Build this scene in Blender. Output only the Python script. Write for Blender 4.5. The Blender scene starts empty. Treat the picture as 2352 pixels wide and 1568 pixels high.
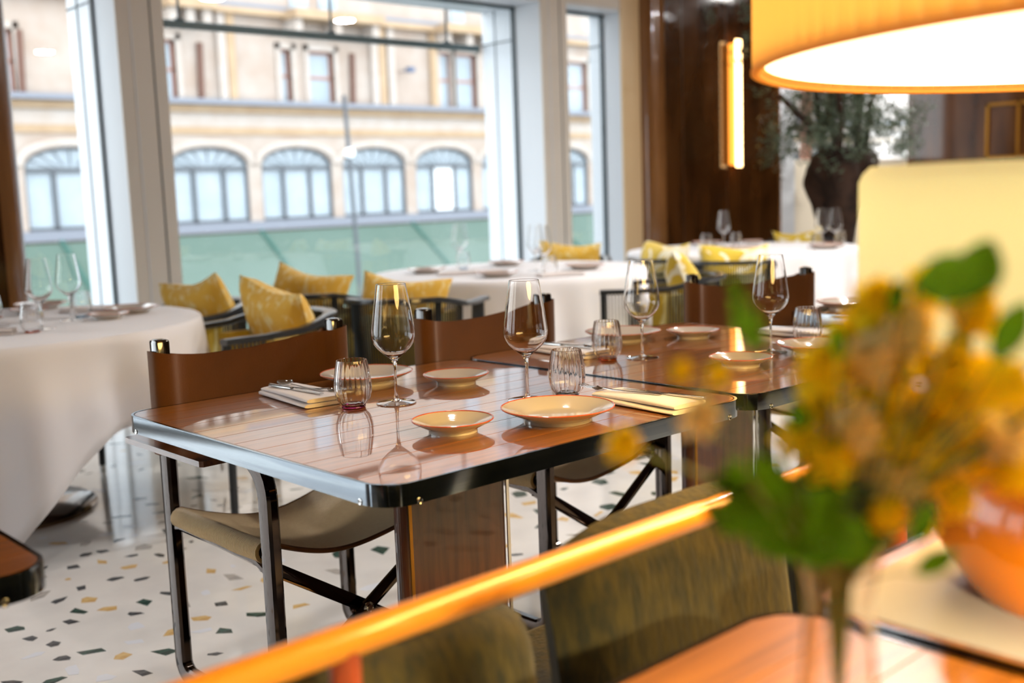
import bpy, bmesh, math, random
from mathutils import Vector, Matrix
random.seed(7)
PI = math.pi
SC = bpy.context.scene
COL = SC.collection

# ------------------------------------------------------------------ camera
CAM_H = 1.21
YAW, PIT, ROL = math.radians(47.5085), math.radians(7.6347), math.radians(-2.0162)
fw = Vector((math.cos(PIT)*math.cos(YAW), math.cos(PIT)*math.sin(YAW), -math.sin(PIT)))
r0 = Vector((math.sin(YAW), -math.cos(YAW), 0)); u0 = r0.cross(fw)
rt = math.cos(ROL)*r0 + math.sin(ROL)*u0; up = -math.sin(ROL)*r0 + math.cos(ROL)*u0
cd = bpy.data.cameras.new('camera'); cam = bpy.data.objects.new('camera', cd); COL.objects.link(cam)
cam.matrix_world = Matrix(((rt.x, up.x, -fw.x, 0), (rt.y, up.y, -fw.y, 0), (rt.z, up.z, -fw.z, CAM_H), (0, 0, 0, 1)))
cd.sensor_width = 36; cd.lens = 36*2530/2352; cd.clip_start = .02; cd.clip_end = 300
cd.dof.use_dof = True; cd.dof.focus_distance = 2.32; cd.dof.aperture_fstop = 2.4
SC.camera = cam
SC.view_settings.view_transform = 'Standard'; SC.view_settings.look = 'None'
SC.view_settings.exposure = 0.0; SC.view_settings.gamma = 1
SC.view_settings.use_curve_mapping = False
SC.cycles.max_bounces = 24; SC.cycles.transmission_bounces = 24; SC.cycles.transparent_max_bounces = 24
# ------------------------------------------------------------------ sky and lights
W = bpy.data.worlds.new('world'); SC.world = W; W.use_nodes = True
bg = W.node_tree.nodes['Background']; bg.inputs[0].default_value = (.90, .95, 1, 1); bg.inputs[1].default_value = 5.9

def lamp(name, kind, loc, energy, color, **k):
    l = bpy.data.lights.new(name, kind); l.energy = energy; l.color = color
    rot = k.pop('rot', None)
    for a, v in k.items(): setattr(l, a, v)
    o = bpy.data.objects.new(name, l); o.location = loc; COL.objects.link(o)
    if rot: o.rotation_euler = rot
    return o
# unseen ceiling downlights, added to fill the room with light
for dx, dy in ((2.2, -1.5), (5.5, -1.5), (-1.0, -1.0), (2.4, 2.9), (.6, 3.1), (5.5, 3.0), (7.4, 2.5), (4.6, 2.2), (10.4, 3.6), (9.9, 5.0)):
    lamp('added_downlight', 'AREA', (dx, dy, 3.22), 66 if dx > 4 else (5 if dy > 2 else 6), (1, .95, .9) if dy > 2 else (1, .86, .66), shape='DISK', size=.22, spread=3.1 if dx > 4 else 1.7)
# window portals help the sky light find its way in
for px_, pw in ((4.62, 3.1), (-1.6, 3.0), (2.45, .6), (6.8, .6), (10.8, 2.3)):
    lamp('window_portal', 'AREA', (px_, 6.95, 1.4), 1, (1, 1, 1), shape='RECTANGLE', size=pw, size_y=2.7, rot=(-PI/2, 0, 0)).data.cycles.is_portal = True

# ------------------------------------------------------------------ materials
def lin(c):
    return tuple(((v/255)/12.92 if v/255 <= .04045 else ((v/255+.055)/1.055)**2.4) for v in c)
MATS = {}
def mat(name, rgb, rough=.5, metal=0., coat=0., sheen=0., spec=.5, noise=None, bump=None, coat_rough=.03, coat_ior=1.5, trans=0., ior=1.45, emis=None, stretch=None, alpha=1.):
    """rgb in sRGB 0..255; noise=(scale, rgb2, lo, hi[,detail]); bump=(scale, strength[, kind])"""
    m = bpy.data.materials.new(name); m.use_nodes = True; MATS[name] = m
    nt = m.node_tree; b = nt.nodes['Principled BSDF']; I = b.inputs
    I['Base Color'].default_value = (*lin(rgb), 1); I['Roughness'].default_value = rough; I['Metallic'].default_value = metal
    I['Coat Weight'].default_value = coat; I['Coat IOR'].default_value = coat_ior; I['Coat Roughness'].default_value = coat_rough
    I['Sheen Weight'].default_value = sheen; I['Specular IOR Level'].default_value = spec
    I['Transmission Weight'].default_value = trans; I['IOR'].default_value = ior
    if emis: I['Emission Color'].default_value = (*lin(emis[0]), 1); I['Emission Strength'].default_value = emis[1]
    if noise or bump:
        tc = nt.nodes.new('ShaderNodeTexCoord'); mp = nt.nodes.new('ShaderNodeMapping'); nt.links.new(tc.outputs['Object'], mp.inputs[0])
        if stretch: mp.inputs['Scale'].default_value = stretch
    if noise:
        n = nt.nodes.new('ShaderNodeTexNoise'); n.inputs['Scale'].default_value = noise[0]; n.inputs['Detail'].default_value = 5
        r = nt.nodes.new('ShaderNodeValToRGB'); r.color_ramp.elements[0].position = noise[2]; r.color_ramp.elements[1].position = noise[3]
        r.color_ramp.elements[0].color = (*lin(rgb), 1); r.color_ramp.elements[1].color = (*lin(noise[1]), 1)
        nt.links.new(mp.outputs[0], n.inputs['Vector']); nt.links.new(n.outputs[0], r.inputs[0]); nt.links.new(r.outputs[0], I['Base Color'])
    if bump:
        kind = bump[2] if len(bump) > 2 else 'noise'
        if kind == 'noise':
            t = nt.nodes.new('ShaderNodeTexNoise'); t.inputs['Scale'].default_value = bump[0]; t.inputs['Detail'].default_value = 3
        else:
            t = nt.nodes.new('ShaderNodeTexWave'); t.inputs['Scale'].default_value = bump[0]; t.bands_direction = kind
        nt.links.new(mp.outputs[0], t.inputs['Vector'])
        bp = nt.nodes.new('ShaderNodeBump'); bp.inputs['Strength'].default_value = bump[1]; bp.inputs['Distance'].default_value = .003
        nt.links.new(t.outputs[1 if kind == 'noise' else 1], bp.inputs['Height']); nt.links.new(bp.outputs[0], I['Normal'])
    return m
def thin_glass(name, tint=(1, 1, 1), gain=1.0, edge=.0, ior=1.5):
    m = bpy.data.materials.new(name); m.use_nodes = True; nt = m.node_tree; nt.nodes.clear()
    o = nt.nodes.new('ShaderNodeOutputMaterial'); mx = nt.nodes.new('ShaderNodeMixShader'); t = nt.nodes.new('ShaderNodeBsdfTransparent'); g = nt.nodes.new('ShaderNodeBsdfGlossy')
    g.inputs['Roughness'].default_value = .0; t.inputs[0].default_value = (*tint, 1)
    lw = nt.nodes.new('ShaderNodeLayerWeight'); lw.inputs[0].default_value = .5
    p = nt.nodes.new('ShaderNodeMath'); p.operation = 'POWER'; p.inputs[1].default_value = 5; nt.links.new(lw.outputs['Facing'], p.inputs[0])
    q = nt.nodes.new('ShaderNodeMath'); q.operation = 'MULTIPLY'; q.inputs[1].default_value = edge; nt.links.new(p.outputs[0], q.inputs[0])
    a = nt.nodes.new('ShaderNodeMath'); a.operation = 'MULTIPLY_ADD'; a.use_clamp = True; a.inputs[1].default_value = gain
    sch = nt.nodes.new('ShaderNodeMath'); sch.operation = 'MULTIPLY_ADD'; sch.inputs[1].default_value = .96; sch.inputs[2].default_value = .04
    nt.links.new(p.outputs[0], sch.inputs[0]); nt.links.new(sch.outputs[0], a.inputs[0]); nt.links.new(q.outputs[0], a.inputs[2]); nt.links.new(a.outputs[0], mx.inputs[0])
    nt.links.new(t.outputs[0], mx.inputs[1]); nt.links.new(g.outputs[0], mx.inputs[2]); nt.links.new(mx.outputs[0], o.inputs[0]); MATS[name] = m
    return m
def wood(name, a, b, rough=.3, coat=1., scale=(1.2, 26, 26), coat_rough=.03, ci=1.5):
    return mat(name, a, rough, coat=coat, coat_ior=ci, noise=(3, b, .35, .68), stretch=scale, coat_rough=coat_rough)

M_floor = mat('terrazzo_ground', (238, 236, 232), .12, spec=.6, noise=(5, (226, 224, 221), .4, .7), coat=.3)
M_chip = {'g': mat('chip_green', (66, 92, 82), .15, noise=(40, (40, 62, 56), .4, .6)), 'k': mat('chip_grey', (96, 98, 100), .15, noise=(50, (62, 64, 68), .4, .6)),
          'y': mat('chip_ochre', (222, 190, 132), .15, noise=(30, (200, 160, 100), .4, .7)), 'w': mat('chip_white', (226, 230, 238), .15), 'n': mat('chip_taupe', (186, 180, 172), .15, noise=(30, (160, 158, 156), .4, .7))}
M_white = mat('white_frame', (200, 206, 212), .35)
M_pier = mat('pier_paint', (200, 194, 184), .4)
M_gasket = mat('gasket', (52, 66, 72), .4)
M_ceiling = mat('ceiling_paint', (120, 84, 50), .7)
M_brown = mat('brown_lacquer', (74, 44, 18), .12, noise=(2.2, (44, 24, 8), .35, .7), stretch=(3, 3, .6), coat=.2)
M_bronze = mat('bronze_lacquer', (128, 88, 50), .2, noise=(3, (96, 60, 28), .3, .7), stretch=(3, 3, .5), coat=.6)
M_beige = mat('beige_trim', (206, 180, 140), .4)
M_brass = mat('brass', (170, 120, 50), .3, metal=1)
M_plank = wood('plank_wood', (150, 90, 30), (116, 66, 20), .3, ci=1.85, coat_rough=.015)
M_groove = mat('groove', (60, 38, 24), .4)
M_rim = mat('polished_rim', (140, 148, 154), .1, metal=1, noise=(3, (122, 130, 138), .4, .6), stretch=(1, 1, 30))
M_steel = mat('steel', (200, 200, 198), .12, metal=1)
M_gun = mat('gunmetal', (74, 66, 62), .07, metal=1)
M_blackgloss = mat('black_gloss', (24, 20, 18), .12, coat=1)
M_walnut = wood('walnut', (112, 62, 28), (62, 30, 12), .3, scale=(30, 2, 30))
M_ped = wood('pedestal_wood', (104, 56, 26), (70, 34, 14), .3, coat=.6, scale=(16, 16, 1.2))
M_suede = mat('brown_suede', (104, 60, 10), .9, sheen=.25, bump=(500, .5), noise=(8, (94, 54, 6), .35, .7))
M_cord = mat('corduroy', (255, 222, 160), .9, sheen=.5, noise=(120, (244, 204, 140), .35, .7), bump=(60, 1.0, 'Y'))
_nt = M_cord.node_tree; _w = _nt.nodes.new('ShaderNodeTexWave'); _w.bands_direction = 'Y'; _w.inputs['Scale'].default_value = 60; _tc = _nt.nodes.new('ShaderNodeTexCoord')
_mx = _nt.nodes.new('ShaderNodeMix'); _mx.data_type = 'RGBA'; _mx.blend_type = 'MULTIPLY'; _mx.inputs[0].default_value = .55
_src = _nt.nodes['Principled BSDF'].inputs['Base Color'].links[0].from_socket
_nt.links.new(_tc.outputs['Object'], _w.inputs['Vector']); _nt.links.new(_src, _mx.inputs[6]); _nt.links.new(_w.outputs[0], _mx.inputs[7]); _nt.links.new(_mx.outputs[2], _nt.nodes['Principled BSDF'].inputs['Base Color'])
M_char = mat('charcoal_frame', (40, 44, 48), .28, coat=.3)
M_cloth = mat('white_linen', (232, 232, 236), .8, sheen=.2, bump=(700, .15))
M_napkin = mat('napkin_linen', (228, 222, 220), .85, bump=(900, .2))
M_china = mat('ivory_china', (194, 186, 176), .12, coat=.6)
M_chinarim = mat('terracotta_rim', (190, 84, 48), .2, coat=.5)
M_velvet = mat('green_velvet', (52, 42, 2), .9, sheen=.08, noise=(75, (22, 19, 2), .36, .66), stretch=(1, 1, .3), bump=(120, .8))
M_orange = mat('orange_lacquer', (232, 150, 40), .3, coat=.8)
M_shade = None
M_leaf = mat('olive_leaf', (92, 108, 88), .45, noise=(7, (56, 70, 52), .3, .7))
M_bark = mat('olive_bark', (58, 38, 26), .9, noise=(9, (34, 20, 12), .4, .6), bump=(25, 1.))
M_green = None
M_stem = mat('stem_green', (74, 88, 30), .5)
M_sand = mat('sandstone', (158, 148, 140), .85, noise=(1.3, (148, 132, 120), .35, .7))
M_sand2 = mat('sandstone_pale', (166, 158, 152), .85, noise=(2, (160, 148, 138), .35, .7))
M_sandd = mat('sandstone_warm', (160, 138, 112), .85, noise=(2, (150, 126, 100), .35, .7))
M_lead = mat('lead_ledge', (112, 116, 126), .7)
M_iron = mat('iron_frame', (70, 74, 80), .5)
M_wbrown = mat('brown_sash', (150, 104, 86), .5)
M_sky_blind = mat('sky_blind_pane', (134, 146, 155), .25, noise=(1.1, (148, 158, 166), .35, .7))  # reflected sky and white blinds put into one pale blue colour
M_blind2 = mat('bright_pane', (236, 242, 246), .25)
M_awn = mat('green_awning', (70, 90, 81), .7, noise=(.5, (76, 95, 87), .35, .65))
M_awnd = mat('awning_arm', (46, 84, 76), .6)
M_asphalt = mat('asphalt', (110, 112, 114), .9)
M_bar = mat('grey_bar', (96, 112, 114), .4, metal=.3)
G_wine = thin_glass('wine_glass_clear', (.985, .985, .985), 1.0, .55)
G_tumb = thin_glass('tumbler_clear', (.965, .97, .975), 1.1, .5)
G_pane = thin_glass('window_glass', (.97, .98, .975), 1.4, 0)
G_foot = thin_glass('wine_foot_clear', (.99, .99, .99), 1.8, .5)
G_stem = mat('stem_glass', (255, 255, 255), 0, trans=1, ior=1.5)
G_solid = mat('solid_glass', (255, 255, 255), 0, trans=1, ior=1.33)
G_tint = {k: mat('tinted_glass_'+k, c, .02, trans=1, ior=1.35) for k, c in (('pink', (236, 90, 170)), ('blue', (110, 180, 226)), ('red', (250, 120, 84)), ('yellow', (240, 214, 40)))}
def yellow_fabric(name, a, b, scale, stretch=(1, 1, 1), lo=.42, hi=.5, dist=0):
    m = mat(name, a, .85, sheen=.3)
    nt = m.node_tree; tc = nt.nodes.new('ShaderNodeTexCoord'); mp = nt.nodes.new('ShaderNodeMapping'); mp.inputs['Scale'].default_value = stretch
    n = nt.nodes.new('ShaderNodeTexNoise'); n.inputs['Scale'].default_value = scale; n.inputs['Distortion'].default_value = dist; n.inputs['Detail'].default_value = 2
    r = nt.nodes.new('ShaderNodeValToRGB'); e = r.color_ramp.elements; e[0].position = lo; e[1].position = hi; e[0].color = (*lin(a), 1); e[1].color = (*lin(b), 1)
    nt.links.new(tc.outputs['Object'], mp.inputs[0]); nt.links.new(mp.outputs[0], n.inputs['Vector']); nt.links.new(n.outputs[0], r.inputs[0]); nt.links.new(r.outputs[0], m.node_tree.nodes['Principled BSDF'].inputs['Base Color'])
    return m
M_yel = yellow_fabric('yellow_speckle', (228, 182, 66), (236, 216, 150), 34, (1, 1, .5), .5, .62)
M_yelp = yellow_fabric('yellow_leaf_print', (216, 184, 56), (240, 234, 206), 7, (1, 1, 1), .5, .54, 1.5)
M_ypad = yellow_fabric('yellow_pad', (186, 156, 44), (226, 216, 150), 9, (1, 1, .4), .5, .58, 1.)
def shade_mat(name, rgb, w=.5):
    m = bpy.data.materials.new(name); m.use_nodes = True; nt = m.node_tree; nt.nodes.clear()
    o = nt.nodes.new('ShaderNodeOutputMaterial'); mx = nt.nodes.new('ShaderNodeMixShader'); d = nt.nodes.new('ShaderNodeBsdfDiffuse'); t = nt.nodes.new('ShaderNodeBsdfTranslucent')
    d.inputs[0].default_value = (*lin(rgb), 1); t.inputs[0].default_value = (*lin(rgb), 1); mx.inputs[0].default_value = w
    nt.links.new(d.outputs[0], mx.inputs[1]); nt.links.new(t.outputs[0], mx.inputs[2]); nt.links.new(mx.outputs[0], o.inputs[0]); MATS[name] = m; return m
M_green = shade_mat('fresh_leaf', (68, 98, 12), .4); M_dark_leaf = shade_mat('broad_leaf', (52, 76, 10), .3); M_petal = shade_mat('yellow_petal', (255, 238, 50), .5); M_petal2 = shade_mat('cream_petal', (255, 240, 180), .4)
M_shade = shade_mat('pleated_fabric', (236, 186, 104), .45)
M_shade2 = shade_mat('cream_shade', (154, 162, 164), .85)
M_diff = mat('lit_diffuser', (255, 240, 210), .5, emis=((255, 232, 180), 4.))
M_led = mat('lit_strip', (255, 240, 210), .5, emis=((255, 206, 140), 9.))
M_led2 = mat('lit_side', (255, 180, 90), .5, emis=((255, 150, 50), 2.2))

# ------------------------------------------------------------------ mesh helpers
class MB:
    def __init__(s): s.v = []; s.f = []; s.sm = []
    def add(s, vs, fs, smooth=True):
        b = len(s.v); s.v += [tuple(v) for v in vs]; s.f += [tuple(i+b for i in f) for f in fs]; s.sm += [smooth]*len(fs); return s
    def box(s, x0, y0, z0, x1, y1, z1, r=0, seg=2, M=None):
        if r <= 0:
            vs = [(x, y, z) for z in (z0, z1) for y in (y0, y1) for x in (x0, x1)]
            fs = [(0, 2, 3, 1), (4, 5, 7, 6), (0, 1, 5, 4), (2, 6, 7, 3), (0, 4, 6, 2), (1, 3, 7, 5)]
        else:
            bm = bmesh.new(); bmesh.ops.create_cube(bm, size=1)
            for v in bm.verts: v.co = Vector((x0+(v.co.x+.5)*(x1-x0), y0+(v.co.y+.5)*(y1-y0), z0+(v.co.z+.5)*(z1-z0)))
            bmesh.ops.bevel(bm, geom=bm.edges[:], offset=r, segments=seg, profile=.5, affect='EDGES')
            vs = [v.co.copy() for v in bm.verts]; fs = [[v.index for v in f.verts] for f in bm.faces]; bm.free()
        if M: vs = [M @ Vector(v) for v in vs]
        return s.add(vs, fs, r > 0)
    def lathe(s, prof, n=32, c=(0, 0, 0), rib=None, caps=True):
        vs = []; m = len(prof)
        for (r, z) in prof:
            for k in range(n):
                a = 2*PI*k/n; rr = r*(1+(rib[1]*math.cos(rib[0]*a) if rib and r > .001 else 0))
                vs.append((c[0]+rr*math.cos(a), c[1]+rr*math.sin(a), c[2]+z))
        fs = [(i*n+k, i*n+(k+1) % n, (i+1)*n+(k+1) % n, (i+1)*n+k) for i in range(m-1) for k in range(n)]
        if caps:
            fs.append(tuple(reversed(range(n)))); fs.append(tuple(range((m-1)*n, m*n)))
        return s.add(vs, fs)
    def tube(s, pts, r, n=8, flat=None, closed=False, upv=(0, 0, 1)):
        """sweep an (elliptic / rounded-rect) section along pts; r = radius or (rx, ry) along side / up"""
        pts = [Vector(p) for p in pts]; m = len(pts); vs = []
        rx, ry = r if isinstance(r, tuple) else (r, r)
        prev = None
        for i, p in enumerate(pts):
            if closed: t = (pts[(i+1) % m]-pts[i-1])
            else: t = pts[min(i+1, m-1)]-pts[max(i-1, 0)]
            t.normalize(); u = Vector(upv) if prev is None else prev
            sd = t.cross(u)
            if sd.length < 1e-3: u = Vector((1, 0, 0)) if abs(t.x) < .9 else Vector((0, 1, 0)); sd = t.cross(u)
            sd.normalize(); u = sd.cross(t).normalized(); prev = u
            for k in range(n):
                a = 2*PI*(k+.5)/n; cx, cy = math.cos(a), math.sin(a)
                if flat: e = flat; cx = math.copysign(abs(cx)**e, cx); cy = math.copysign(abs(cy)**e, cy)
                vs.append(p+sd*cx*rx+u*cy*ry)
        fs = []
        for i in range(m if closed else m-1):
            j = (i+1) % m
            for k in range(n): fs.append((i*n+k, i*n+(k+1) % n, j*n+(k+1) % n, j*n+k))
        if not closed: fs.append(tuple(reversed(range(n)))); fs.append(tuple(range((m-1)*n, m*n)))
        return s.add(vs, fs)
    def prism(s, poly, z0, z1):
        n = len(poly); vs = [(x, y, z0) for x, y in poly]+[(x, y, z1) for x, y in poly]
        return s.add(vs, [tuple(reversed(range(n))), tuple(range(n, 2*n))]+[(k, (k+1) % n, n+(k+1) % n, n+k) for k in range(n)], False)
    def grid(s, f, nu, nv, closeu=False, smooth=True):
        vs = [f(i/(nu if closeu else nu), j/nv) for i in range(nu if closeu else nu+1) for j in range(nv+1)]
        N = nv+1; mu = nu
        fs = [(i*N+j, ((i+1) % nu if closeu else i+1)*N+j, ((i+1) % nu if closeu else i+1)*N+j+1, i*N+j+1) for i in range(mu) for j in range(nv)]
        return s.add(vs, fs, smooth)
    def sphere(s, c, r, n=10, m=6, sq=(1, 1, 1)):
        return s.grid(lambda u, v: (c[0]+r*sq[0]*math.sin(PI*v)*math.cos(2*PI*u), c[1]+r*sq[1]*math.sin(PI*v)*math.sin(2*PI*u), c[2]-r*sq[2]*math.cos(PI*v)), n, m, True)
    def xf(s, M):
        s.v = [tuple(M @ Vector(v)) for v in s.v]; return s
    def build(s, name, m, parent=None, ang=38):
        me = bpy.data.meshes.new(name); me.from_pydata(s.v, [], s.f); me.polygons.foreach_set('use_smooth', s.sm)
        me.materials.append(m)
        if any(s.sm): me.set_sharp_from_angle(angle=math.radians(ang))
        me.update(); o = bpy.data.objects.new(name, me); COL.objects.link(o)
        if parent: o.parent = parent
        return o
def thing(name, label, cat, loc=(0, 0, 0), rz=0, group=None):
    o = bpy.data.objects.new(name, None); COL.objects.link(o); o.location = loc; o.rotation_euler = (0, 0, rz); o.empty_display_size = .1
    o['label'] = label; o['category'] = cat
    if group: o['group'] = group
    return o
def tag(o, label, cat, group=None, kind=None):
    o['label'] = label; o['category'] = cat
    if group: o['group'] = group
    if kind: o['kind'] = kind
    return o
def struct(o, label=None):
    o['kind'] = 'structure'
    if label: o['label'] = label
    return o
def sempty(name, label=None):
    o = bpy.data.objects.new(name, None); COL.objects.link(o); return struct(o, label)
def dup(r, loc, rz, label=None, group=None, tilt=None):
    c = r.copy(); COL.objects.link(c); c.location = loc
    c.rotation_euler = (tilt or (0, 0))[0], (tilt or (0, 0))[1], rz
    if label: c['label'] = label
    if group: c['group'] = group
    def rec(a, b):
        for ch in a.children:
            k = ch.copy(); COL.objects.link(k); k.parent = b; rec(ch, k)
    rec(r, c); return c
class Proto:
    """first placing uses the prototype itself, later ones copies"""
    def __init__(s, o): s.o = o; s.used = False
    def put(s, loc, rz, label, group=None, tilt=None):
        if s.used: return dup(s.o, loc, rz, label, group, tilt)
        s.used = True
        s.todo = (loc, rz, label, group, tilt); return None
    def finish(s):
        loc, rz, label, group, tilt = s.todo; o = s.o
        o.location = loc; o.rotation_euler = (tilt or (0, 0))[0], (tilt or (0, 0))[1], rz; o['label'] = label
        if group: o['group'] = group
def rrect(x0, y0, x1, y1, r, n=6):
    p = []
    for cx, cy, a in ((x1-r, y1-r, 0), (x0+r, y1-r, 90), (x0+r, y0+r, 180), (x1-r, y0+r, 270)):
        for k in range(n+1):
            t = math.radians(a+90*k/n); p.append((cx+r*math.cos(t), cy+r*math.sin(t)))
    return p

# ================================================================== SETTING
FX0, FX1, FY0, FY1, CEIL = -6.0, 12.0, -4.6, 6.6, 3.3
fl = struct(MB().box(FX0, FY0, -.1, FX1, FY1, 0).build('floor', M_floor), 'polished pale terrazzo floor with green, grey and ochre stone chips')
struct(MB().box(FX0, FY0, CEIL, FX1, 6.3, CEIL+.1).build('ceiling', M_ceiling))
# terrazzo chips
def chip_poly(x, y, s, el=None, rot=None):
    el = el or random.uniform(1, 2.4); rot = random.uniform(0, PI) if rot is None else rot
    n = random.choice((4, 4, 5, 5, 6)); a0 = random.uniform(0, 6.28); p = []
    for k in range(n):
        a = a0+2*PI*(k+random.uniform(-.28, .28))/n; r = s*random.uniform(.7, 1.1)
        u, v = r*math.cos(a)*el**.5, r*math.sin(a)/el**.5
        p.append((x+u*math.cos(rot)-v*math.sin(rot), y+u*math.sin(rot)+v*math.cos(rot)))
    return p
CH = [[.99, 3.28, 'g'], [1.0, 3.17, 'k'], [1.03, 3.08, 'k'], [1.08, 2.95, 'g'], [1.13, 3.21, 'k'], [1.18, 3.28, 'g'], [1.24, 3.35, 'y'], [1.25, 3.23, 'y'], [1.35, 3.2, 'g'], [1.29, 3.13, 'k'],
      [1.27, 3.48, 'k'], [1.44, 3.41, 'k'], [1.46, 3.56, 'y'], [1.38, 3.48, 'k'], [1.42, 3.69, 'y'], [1.4, 4.02, 'y'], [1.41, 3.81, 'k'], [1.47, 3.8, 'k'], [1.52, 3.67, 'k'], [1.59, 3.6, 'k'],
      [1.44, 3.21, 'k'], [1.3, 2.91, 'y'], [1.25, 3.03, 'w'], [1.2, 2.92, 'w'], [1.13, 2.85, 'y'], [1.01, 2.96, 'k'], [.96, 3.04, 'w'], [1.0, 2.86, 'w'], [1.12, 2.7, 'k'], [1.04, 2.75, 'w'],
      [1.22, 2.79, 'g'], [1.41, 2.8, 'g'], [1.51, 3.0, 'k'], [1.65, 3.2, 'n'], [1.63, 3.31, 'y'], [1.41, 2.94, 'y'], [1.43, 3.08, 'n'], [1.17, 3.42, 'k'], [.93, 2.83, 'g'], [.86, 2.9, 'k'],
      [1.75, 3.85, 'k'], [1.71, 3.74, 'k'], [1.56, 3.88, 'k'], [1.59, 3.73, 'n'], [1.54, 2.84, 'g'], [1.37, 2.85, 'w'], [1.62, 3.08, 'y'], [1.79, 2.92, 'g'], [2.03, 3.13, 'g'], [2.15, 3.06, 'g'],
      [2.02, 2.76, 'g'], [1.66, 2.81, 'y'], [1.59, 3.5, 'y'], [2.95, 3.2, 'g'], [2.88, 3.08, 'y'], [2.84, 2.97, 'g'], [2.71, 2.82, 'g'], [3.29, 3.08, 'g'], [3.21, 2.88, 'g'], [3.66, 3.13, 'g'],
      [3.51, 2.88, 'y'], [3.62, 2.95, 'y'], [3.05, 2.81, 'g'], [3.51, 3.07, 'y'], [3.43, 3.16, 'g'], [3.32, 2.78, 'g'], [2.72, 3.01, 'y']]
def chip_size(c): return {'g': .032, 'k': .026, 'y': .03, 'w': .03, 'n': .038}[c]
allc = [(x, y, chip_size(c)*(1.45 if x > 1.7 else 1), c) for x, y, c in CH]
tries = 0
while len(allc) < 2600 and tries < 60000:
    tries += 1
    near = len(allc) < 420
    x, y = (random.uniform(.7, 4.6), random.uniform(2.3, 5.6)) if near else (random.uniform(-2.5, 8.5), random.uniform(.2, 6.4))
    c = random.choice('gkkywwwnn' if near else 'gkkywn'); s = chip_size(c)*random.uniform(.45, 1.15)*(1.4 if x > 1.8 else 1)
    if not near and .7 < x < 4.6 and 2.3 < y < 5.6: continue
    if near and x < 1.7 and y < 3.4 and random.random() < .55: continue
    if all(abs(x-a[0]) > s+a[2]+.012 or abs(y-a[1]) > s+a[2]+.012 for a in allc): allc.append((x, y, s, c))
stuff = {c: MB() for c in M_chip}
for i, (x, y, s, c) in enumerate(allc):
    p = chip_poly(x, y, s)
    if i < 290:
        q = [(a-x, b-y) for a, b in p]; o = MB().prism(q, -.002, .0004).build('stone_chip', M_chip[c], fl); o.location = (x, y, 0)
    else: stuff[c].prism(p, -.002, .0004)
for c, m in stuff.items():
    o = m.build('stone_chips', M_chip[c], fl); o['kind'] = 'stuff'

Y0 = 6.3                       # room face of the window wall
def vpier(name, x0, x1, label, y1=6.98):
    root = sempty(name, label)
    MB().box(x0+.001, Y0, 0, x1-.001, y1, CEIL).build('pier_core', M_white, root)
    MB().box(x0, Y0-.012, 0, x1, Y0, CEIL).build('pier_face', M_pier, root)
    for f in (.3, .72):
        MB().box(x0+(x1-x0)*f-.004, Y0-.015, 0, x0+(x1-x0)*f+.004, Y0-.01, CEIL).build('seam', M_gasket if f > .5 else M_white, root)
def window(name, x0, x1, label, yg=6.6, yo=6.98, zt=2.68, bar=False):
    root = sempty(name, label)
    MB().box(x0, Y0, zt, x1, yo, CEIL).build('lintel', M_white, root)
    MB().box(x0, Y0-.012, zt+.02, x1, Y0, CEIL).build('lintel_face', M_pier, root)
    MB().box(x0, Y0+.05, 0, x1, yo, .1).build('window_sill', M_white, root)
    for x, s in ((x0, 1), (x1, -1)):
        a, b = sorted((x, x+s*.012)); MB().box(a, yg-.02, .1, b, yg+.02, zt).build('gasket', M_gasket, root)
        a, b = sorted((x, x+s*.006)); MB().box(a, yo-.16, .1, b, yo-.155, zt).build('seam', M_gasket, root)
        MB().box(a, yg+.02, 2.42, b, yo, 2.43).build('seam', M_gasket, root)
    MB().box(x0, yg-.02, zt-.02, x1, yg+.02, zt).build('gasket', M_gasket, root)
    MB().box(x0+.001, yg-.004, .1, x1-.001, yg+.004, zt).build('window_pane', G_pane, root)
    if bar:
        b = MB().box(x0, 6.985, 2.375, x1-.02, 7.03, 2.425, .006).build('shade_bar', M_bar, root)
        for bx in (3.52, 4.72, 5.82): MB().tube([(bx, 7.005, 2.42), (bx, 7.005, 2.78)], .011, 6).build('bar_rod', M_gasket, b); MB().box(bx-.03, 6.99, 2.42, bx+.03, 7.02, 2.44, .004).build('bar_bracket', M_gasket, b)
def brown_panel(name, x0, x1, label):
    root = sempty(name, label); d = .16; ya = Y0-d
    poly = [(x0+.3, Y0+.3), (x0+.3, Y0)]
    R = .15
    pts = [(x0+.23, Y0+.3)]+[(x0+.23+R-R*math.cos(t), ya+R-R*math.sin(t)) for t in [PI/2*k/8 for k in range(9)]]
    pts += [(x1-R+R*math.sin(t), ya+R-R*math.cos(t)) for t in [PI/2*k/8 for k in range(9)]]+[(x1, Y0+.3)]
    MB().prism(pts, 0, CEIL).build('lacquer_wall', M_brown, root)
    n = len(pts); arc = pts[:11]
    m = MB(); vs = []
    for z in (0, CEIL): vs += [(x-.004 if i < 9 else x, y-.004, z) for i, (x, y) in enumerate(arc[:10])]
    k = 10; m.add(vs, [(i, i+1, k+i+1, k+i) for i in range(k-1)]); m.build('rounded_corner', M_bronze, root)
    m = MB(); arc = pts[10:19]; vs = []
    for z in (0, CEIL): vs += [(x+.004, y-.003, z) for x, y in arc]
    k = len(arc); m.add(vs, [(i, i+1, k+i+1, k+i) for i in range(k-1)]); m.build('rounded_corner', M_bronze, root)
    MB().box(x0, Y0-.02, 0, x0+.235, Y0+.0, CEIL).build('beige_trim', M_beige, root)
    MB().box(x0, Y0, 0, x0+.23, Y0+.35, CEIL).build('jamb_core', M_white, root)
    for sx in (x0+.62, x0+1.25): MB().box(sx-.004, ya-.003, 0, sx+.004, ya+.01, CEIL).build('panel_seam', M_groove, root)
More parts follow.
